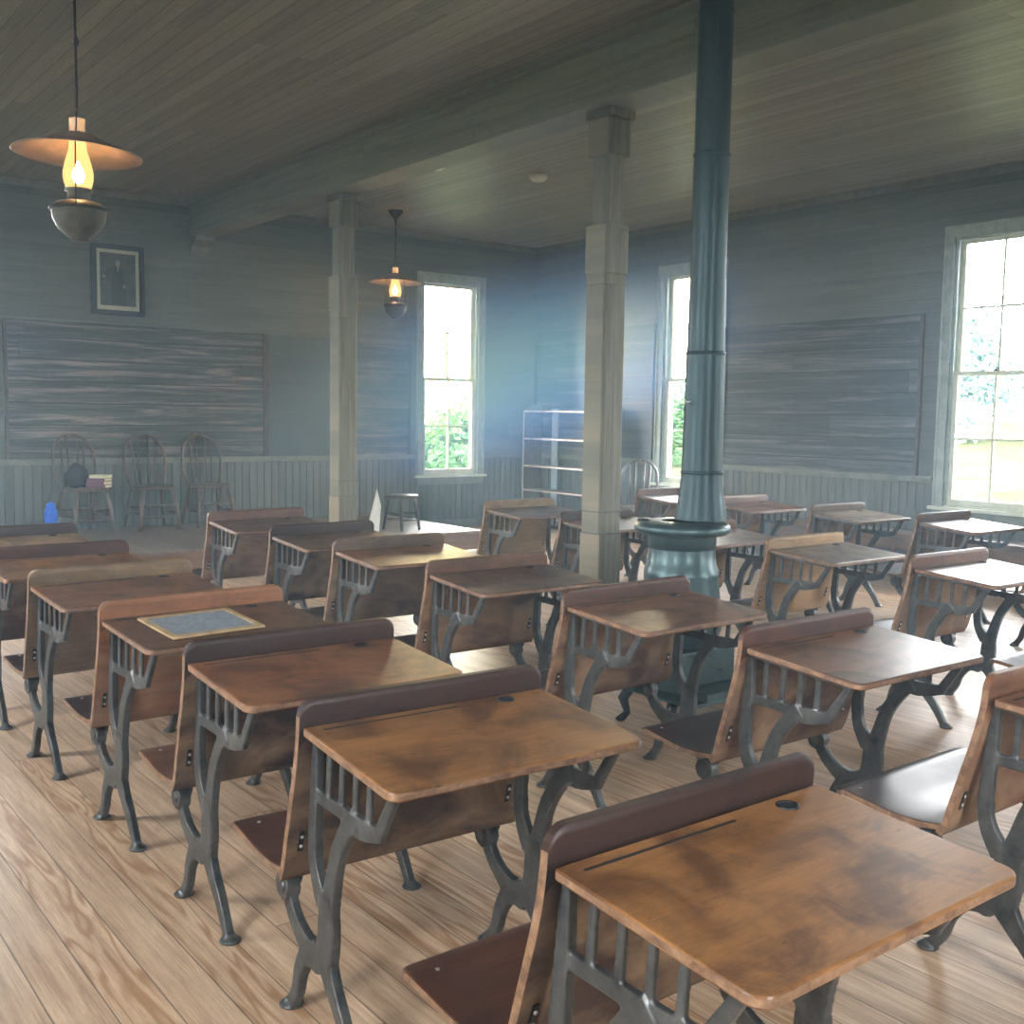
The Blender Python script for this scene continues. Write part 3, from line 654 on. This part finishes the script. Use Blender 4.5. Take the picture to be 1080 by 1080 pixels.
# ------------------------------------------------------------------ oil lamps
def lamp(x, y, z, s, tilt, label, rz=0.):
    """z: height of the shade rim"""
    r = empty('oil_lamp', (x, y, z)); R_ = .285*s
    sh = MB(); sh.lathe([(.05*s, .095*s), (.07*s, .088*s), (.16*s, .045*s), (R_, 0), (R_+.004, -.004), (R_, -.006), (.16*s, .038*s), (.07*s, .08*s), (.05*s, .088*s)], n=44)
    so = sh.build('shade', 'tin', r); so.rotation_euler = tilt
    MB().lathe([(.036*s, .06*s), (.036*s, .15*s), (.038*s, .158*s), (.034*s, .158*s), (.033*s, .06*s)], n=24).build('chimney_top', 'chimney', r)
    MB().lathe([(.036*s, .07*s), (.04*s, .02*s), (.058*s, -.04*s), (.068*s, -.09*s), (.066*s, -.12*s), (.055*s, -.16*s)], n=28).build('chimney', 'lit_glass', r)
    fl = MB(); fl.lathe([(0, -.03*s), (.01*s, -.05*s), (.026*s, -.085*s), (.028*s, -.105*s), (.018*s, -.13*s), (0, -.135*s)], n=16); fl.build('flame', 'flame', r)
    MB().lathe([(.06*s, -.16*s), (.062*s, -.17*s), (.05*s, -.175*s), (.05*s, -.21*s), (.06*s, -.215*s), (0, -.22*s)], n=24).build('burner', 'lampbody', r)
    MB().lathe([(.04*s, -.21*s), (.1*s, -.225*s), (.124*s, -.245*s), (.128*s, -.255*s), (.122*s, -.262*s), (.118*s, -.3*s), (.095*s, -.345*s), (.055*s, -.38*s), (.04*s, -.385*s), (.04*s, -.4*s), (0, -.4*s)], n=32).build('oil_font', 'lampbody', r)
    hb = MB(); hb.lathe([(.126*s, -.248*s), (.133*s, -.25*s), (.133*s, -.26*s), (.126*s, -.262*s)], n=32)
    for sx in (-1, 1):
        hb.tube([(sx*.130*s, 0, -.255*s), (sx*.128*s, 0, -.1*s), (sx*.10*s, 0, .06*s), (sx*.045*s, 0, .12*s), (sx*.043*s, 0, .17*s), (0, 0, .21*s)], .0035*s, 8)
    hbo = hb.build('harp_wire', 'dark_iron', r)
    rod = MB(); rod.tube([(0, 0, .19*s), (0, 0, CZ-z-.09)], .006, 8); rod.tube([(.0, 0, .5), (.008, 0, .52), (0, 0, .54)], .01, 8)
    rod.build('hanging_rod', 'dark_iron', r)
    MB().lathe([(0, CZ-z-.001), (.085, CZ-z-.001), (.085, CZ-z-.015), (.06, CZ-z-.045), (.03, CZ-z-.075), (.014, CZ-z-.1), (.01, CZ-z-.15), (0, CZ-z-.15)], n=28).build('ceiling_canopy', 'dark_iron', r)
    hbo.rotation_euler = (0, 0, rz)
    tag(r, label, 'lamp', 'hanging oil lamps')
    ld = bpy.data.lights.new('lamp_flame_light', 'POINT'); ld.energy = 24*s; ld.color = (1, .52, .2); ld.shadow_soft_size = .03
    lo = bpy.data.objects.new('lamp_flame_light', ld); COL.objects.link(lo); lo.parent = r; lo.location = (0, 0, -.09*s)
    return r
lamp(1.549, 5.421, 2.675, 1.02, (0.0, .02, 0), 'near hanging oil lamp with wide tin shade glowing amber, upper left', 1.2)
lamp(6.292, 10.281, 2.90, 1.0, (0.0, 0.02, 0), 'distant hanging oil lamp with glass chimney, left of the far narrow window')
for (x, y, lab) in ((5.425, 8.182, 'low flat white smoke detector, the left one on the ceiling'), (6.347, 7.868, 'thicker stepped white smoke detector, the right one on the ceiling')):
    r = empty('smoke_detector', (x, y, CZ)); q = .075 if x < 6 else .08; hgt = .04 if x < 6 else .06
    MB().lathe([(0, -.001), (q, -.001), (q+.01, -.012), (q, -hgt*.6)], n=28).build('mounting_base', 'white', r)
    MB().lathe([(q, -hgt*.55), (q*.7, -hgt), (0, -hgt)], n=28).build('cover', 'white', r)
    tag(r, lab, 'smoke detector')

# ------------------------------------------------------------------ windsor chairs
def windsor():
    r = empty('windsor_chair')
    SZ = .45; out_ = []
    for i in range(28):
        t = 2*PI*i/28; x = .215*math.copysign(abs(math.cos(t))**.8, math.cos(t)); y = .205*math.copysign(abs(math.sin(t))**.8, math.sin(t)); out_.append((x*(1.04 if y < 0 else .93), y))
    MB().prism(out_, 2, SZ-.034, SZ).build('seat', 'chair_wood', r, bevel=.01)
    hoop = spline([(-.175, .13, SZ-.01), (-.205, .16, SZ+.12), (-.215, .195, SZ+.27), (-.19, .225, SZ+.40), (-.11, .245, SZ+.485), (0, .25, SZ+.515), (.11, .245, SZ+.485), (.19, .225, SZ+.40), (.215, .195, SZ+.27), (.205, .16, SZ+.12), (.175, .13, SZ-.01)], 5)
    MB().tube(hoop, .015, 8).build('hoop_back', 'chair_wood', r)
    for x0, x1, zt in ((-.1, -.125, .47), (-.045, -.055, .505), (.045, .055, .505), (.1, .125, .47)):
        MB().tube([(x0, .165, SZ-.005), ((x0+x1)/2, .205, SZ+.22), (x1, .243, SZ+zt)], [.009, .011, .008], 8).build('spindle', 'chair_wood', r)
    L = {}
    for sx in (-1, 1):
        for sy in (-1, 1):
            a = Vector((sx*.15, sy*.14, SZ-.02)); b = Vector((sx*.215, sy*.205+(.02 if sy > 0 else 0), .002)); L[sx, sy] = (a, b)
            MB().tube([a, a.lerp(b, .35), a.lerp(b, .6), b], [.016, .022, .02, .014], 10).build('leg', 'chair_wood', r)
    P = lambda k_, t: L[k_][0].lerp(L[k_][1], t)
    for k1, k2, t in (((-1, -1), (1, -1), .42), ((-1, -1), (1, -1), .68), ((-1, 1), (1, 1), .5), ((-1, -1), (-1, 1), .6), ((1, -1), (1, 1), .6)):
        MB().tube([P(k1, t), P(k1, t).lerp(P(k2, t), .5), P(k2, t)], [.010, .014, .010], 8).build('stretcher', 'chair_wood', r)
    return r
PZ = .233
wc = windsor()
chairs = [(3.13, 10.98, PZ, .2, 'bow-back wooden chair with books on its seat, leftmost of the three'),
          (3.81, 10.98, PZ, .05, 'empty bow-back wooden chair, middle of the three against the streaked blackboard'),
          (4.42, 10.98, PZ, .03, 'empty bow-back wooden chair, rightmost of the three on the platform'),
          (8.55, 8.75, 0, -1.0, 'bow-back chair in the far corner, between bookcase and narrow window')]
for i, (x, y, z, rz, lab) in enumerate(chairs):
    c = wc if i == 0 else copy_tree(wc)
    c.location = (x, y, z); c.rotation_euler = (0, 0, rz); tag(c, lab, 'chair', 'bow-back chairs')

# books on the chair
zb_ = PZ+.4505
for i, (w_, d_, h_, dx, rz, cov, lab) in enumerate((
        (.20, .15, .03, .08, -.75, 'maroon', 'bottom book of the small stack on the leftmost chair, dark cover'),
        (.23, .15, .035, .065, -.85, 'maroon', 'thick maroon book in the middle of the stack on the leftmost chair'),
        (.22, .15, .028, .07, -.8, 'maroon', 'purple-covered book second from top on the leftmost chair'),
        (.17, .14, .03, .10, -.8, 'pages', 'topmost cream-coloured book of the stack on the leftmost chair'))):
    r = empty('book', (3.17+dx, 10.90, zb_), rz)
    mb = MB(); mb.box(-w_/2, w_/2, -d_/2, d_/2, 0, .004); mb.box(-w_/2, w_/2, -d_/2, d_/2, h_-.004, h_); mb.box(-w_/2, w_/2, -d_/2, -d_/2+.005, .004, h_-.004); mb.build('cover', cov, r)
    MB().box(-w_/2+.003, w_/2-.003, -d_/2+.005, d_/2-.005, .0042, h_-.0042).build('pages', 'pages', r)
    tag(r, lab, 'book', 'books stacked on a chair'); zb_ += h_+.0008
# black cloth bundle
bm = bmesh.new(); bmesh.ops.create_icosphere(bm, subdivisions=4, radius=1)
for v in bm.verts:
    n_ = math.sin(v.co.x*5+v.co.z*3)*.08+math.sin(v.co.y*7+v.co.x*4)*.06
    v.co = Vector((v.co.x*.105*(1+n_), v.co.y*.085*(1+n_), max(v.co.z, -.75)*.13*(1+n_)))
me = bpy.data.meshes.new('cloth_bag'); bm.to_mesh(me); bm.free(); me.materials.append(M['black_cloth'])
for p in me.polygons: p.use_smooth = True
bag = bpy.data.objects.new('cloth_bag', me); COL.objects.link(bag); bag.location = (3.07, 10.98, PZ+.451+.104); tag(bag, 'small black cloth bag slumped beside the books on the leftmost chair', 'bag')
# blue bottle
bt = empty('water_bottle', (2.83, 11.05, PZ)); tag(bt, 'bright blue water bottle standing left of the chairs by the wall', 'bottle')
MB().lathe([(0, 0), (.055, 0), (.062, .01), (.062, .10), (.056, .12), (.062, .14), (.062, .22), (.05, .245), (.04, .25)], n=28).build('body', 'blue', bt)
MB().lathe([(.042, .25), (.044, .262), (.044, .29), (.03, .298), (.012, .3), (.012, .32), (0, .32)], n=24).build('cap', 'blue', bt)

# stool and folded card on the platform
stl = empty('round_stool', (5.98, 9.62, PZ)); tag(stl, 'dark wooden round stool standing on the platform below the far window', 'stool')
MB().lathe([(0, .345), (.17, .345), (.178, .352), (.178, .368), (.17, .375), (0, .375)], n=32).build('seat', 'dark_wood', stl)
LG = []
for j in range(4):
    t = PI/4+j*PI/2+.25; a = Vector((.13*math.cos(t), .13*math.sin(t), .35)); b = Vector((.19*math.cos(t), .19*math.sin(t), .002)); LG.append((a, b))
    MB().tube([a, b], [.017, .015], 10).build('leg', 'dark_wood', stl)
for j in range(4):
    t = .5 if j % 2 else .68
    MB().tube([LG[j][0].lerp(LG[j][1], t), LG[(j+1) % 4][0].lerp(LG[(j+1) % 4][1], t)], .009, 8).build('stretcher', 'dark_wood', stl)
cd = empty('folded_card', (5.66, 9.62, PZ)); tag(cd, 'tall white folded card with pointed top standing left of the round stool', 'card')
MB().add([(-.06, 0, 0), (.035, -.02, 0), (.055, -.02, .27), (.02, 0, .44), (-.055, .004, .13), (-.06, .004, 0), (.035, -.016, 0), (.055, -.016, .27), (.02, .004, .44), (-.055, .008, .13)],
         [(0, 1, 2, 3, 4), (9, 8, 7, 6, 5), (0, 5, 6, 1), (1, 6, 7, 2), (2, 7, 8, 3), (3, 8, 9, 4), (4, 9, 5, 0)]).build('front_leaf', 'card', cd)
MB().add([(.02, .008, .44), (.055, -.012, .27), (.05, .09, 0), (-.05, .1, 0), (.02, .012, .44), (.055, -.008, .27), (.05, .094, 0), (-.05, .104, 0)],
         [(0, 1, 2, 3), (7, 6, 5, 4), (0, 4, 5, 1), (1, 5, 6, 2), (2, 6, 7, 3), (3, 7, 4, 0)]).build('back_leaf', 'card', cd)

# ------------------------------------------------------------------ portrait
px0, px1, pz0, pz1 = 3.33, 3.86, 2.42, 3.13
pr = empty('framed_picture', ((px0+px1)/2, FY, (pz0+pz1)/2)); tag(pr, 'dark framed portrait print of a standing figure, high on the front wall', 'picture')
hw, hh = (px1-px0)/2, (pz1-pz0)/2
mb = MB(); f_ = .05
for a, b, c, d in ((-hw, hw, -hh, -hh+f_), (-hw, hw, hh-f_, hh), (-hw, -hw+f_, -hh+f_, hh-f_), (hw-f_, hw, -hh+f_, hh-f_)): mb.box(a, b, -.04, -.001, c, d)
mb.build('frame', 'frame_dark', pr, bevel=.006)
MB().box(-hw+f_, hw-f_, -.018, -.001, -hh+f_, hh-f_).build('mat_board', 'mat_board', pr)
M['print'] = paint('dark_engraving', (44, 48, 42), (84, 84, 74), .6, 9, bump=0)
M['fig'] = paint('engraved_dark_coat', (24, 28, 26), (40, 44, 42), .6, 12, bump=0); M['figl'] = paint('engraved_pale_tone', (120, 112, 98), (150, 140, 124), .6, 20, bump=0); M['figm'] = paint('engraved_mid_tone', (70, 66, 60), (104, 96, 86), .6, 20, bump=0)
pp_ = MB(); pp_.box(-hw+f_+.035, hw-f_-.035, -.0195, -.018, -hh+f_+.045, hh-f_-.035); pt = pp_.build('print', 'print', pr)
def flat(poly, y, mat, nm): MB().prism(poly, 1, y, y+.0004).build(nm, mat, pt)
flat([(-.07, -.25), (-.075, -.12), (-.06, .02), (-.05, .1), (-.02, .13), (.02, .13), (.055, .1), (.065, 0), (.08, -.12), (.075, -.25)], -.0200, 'fig', 'coat')
flat([(.0+.026*math.cos(t*PI/8), .165+.034*math.sin(t*PI/8)) for t in range(16)], -.0202, 'figl', 'face')
flat([(-.06, .09), (-.14, .03), (-.145, .05), (-.07, .125)], -.0201, 'fig', 'sleeve')
flat([(-.155, .02), (-.13, .02), (-.128, .045), (-.152, .05)], -.0203, 'figl', 'hand')
flat([(.05, -.08), (.066, -.08), (.068, -.045), (.052, -.04)], -.0203, 'figl', 'hand')
flat([(-.165, -.04), (-.09, -.04), (-.09, -.02), (-.165, -.02)], -.0202, 'figm', 'table')
flat([(-.006, .09), (.006, .09), (.008, .13), (-.008, .13)], -.0203, 'figl', 'collar')

# ------------------------------------------------------------------ bookcase and bench on the right wall
bc = empty('bookcase', (8.86, 10.45, 0)); tag(bc, 'open wooden bookcase with empty shelves in the far right corner', 'bookcase')
y0, y1 = -.78, .60; d0, d1 = -.13, .17
for i, yy in enumerate((y0, y1-.022)):
    MB().prism([(d0+.02, .002), (d1, .002), (d1, 1.60), (d0+.12, 1.60), (d0, 1.50), (d0, .3)], 1, yy, yy+.022).build('side_panel', 'shelf', bc, bevel=.002)
for z in (.12, .475, .79, 1.145, 1.50):
    s_ = MB(); s_.box(d0+.004, d1-.02, y0+.022, y1-.022, z, z+.02); sh = s_.build('shelf', 'shelf', bc)
    MB().box(d0-.002, d0+.0035, y0+.01, y1-.01, z-.001, z+.023).build('worn_edge', 'edge', sh)
for yy in (y0, y1-.022): MB().box(d0-.0045, d0-.0005, yy+.002, yy+.02, .3, 1.50).build('worn_edge', 'edge', bc)
MB().box(d1-.012, d1, .24, .36, .02, 1.55).build('back_slat', 'pale_slat', bc)
bn = empty('bench', (8.78, 4.6, 0)); tag(bn, 'long low reddish wooden bench running along the right wall under the blackboard', 'bench')
MB().box(-.16, .17, -1.9, 2.3, .425, .455).build('seat_board', 'bench', bn, bevel=.005)
MB().box(-.14, -.118, -1.88, 2.28, .31, .424).build('apron', 'bench', bn, bevel=.003)
for yy in (-1.75, -.4, .9, 2.15): MB().prism([(-.115, .002), (-.03, .002), (0, .08), (.03, .002), (.15, .002), (.15, .424), (-.115, .424)], 1, yy, yy+.03).build('leg', 'bench', bn)

# ------------------------------------------------------------------ outdoors
tag(MB().add([(-60, -50, -.5), (16, -50, -.5), (16, 70, -.5), (-60, 70, -.5), (45, -50, .6), (45, 70, .6), (90, -50, 1.5), (90, 70, 1.5)], [(0, 1, 2, 3), (1, 4, 5, 2), (4, 6, 7, 5)]).build('lawn', 'lawn'), 'mown green lawn sloping up outside the windows', 'lawn', kind='stuff')
def tree(x, y, h, rad, label, seed, zb=.0, group='trees outside the windows', mat='leaf'):
    rnd = random.Random(seed); r = empty('tree', (x, y, zb))
    MB().tube([(0, 0, 0), (.1, 0, h*.3), (0, .1, h*.7)], [rad*.10, rad*.07, rad*.03], 10).build('trunk', 'bark', r)
    vs, fs = [], []; clumps = []
    for q in range(40):
        t = rnd.uniform(0, 2*PI); u = rnd.random(); k_ = 1-abs(u-.4)*.9; rr = rad*(.1+.75*math.sqrt(rnd.random()))*k_
        clumps.append((Vector((rr*math.cos(t), rr*math.sin(t), h*(.12+.8*u))), rad*rnd.uniform(.22, .42)))
    ls = .05+.022*h
    for q in range(5200):
        c_, sz = clumps[rnd.randrange(40)]
        d = Vector((rnd.gauss(0, 1), rnd.gauss(0, 1), rnd.gauss(0, .8))).normalized()*sz*rnd.uniform(.6, 1.05)
        p = c_+d; a = Vector((rnd.gauss(0, 1), rnd.gauss(0, 1), rnd.gauss(0, 1))).normalized(); b = a.orthogonal().normalized()
        o_ = len(vs); vs += [p-a*ls, p+b*ls*.5, p+a*ls, p-b*ls*.5]; fs.append((o_, o_+1, o_+2, o_+3))
    me = bpy.data.meshes.new('crown'); me.from_pydata([tuple(v) for v in vs], [], fs); me.materials.append(M[mat])
    c = bpy.data.objects.new('crown', me); COL.objects.link(c); c.parent = r
    tag(r, label, 'tree', group)
tree(14.3, 20.6, 2.1, 1.5, 'leafy green bush low in the left pane of the far narrow window', 3, -.6)
tree(17.2, 22.6, 2.3, 1.7, 'bluish green bush low in the right pane of the far narrow window', 4, -.6)
tree(26, 24, 2.4, 2.2, 'pale tree glimpsed low in the narrow right-wall window beside the stovepipe', 5, -.2)
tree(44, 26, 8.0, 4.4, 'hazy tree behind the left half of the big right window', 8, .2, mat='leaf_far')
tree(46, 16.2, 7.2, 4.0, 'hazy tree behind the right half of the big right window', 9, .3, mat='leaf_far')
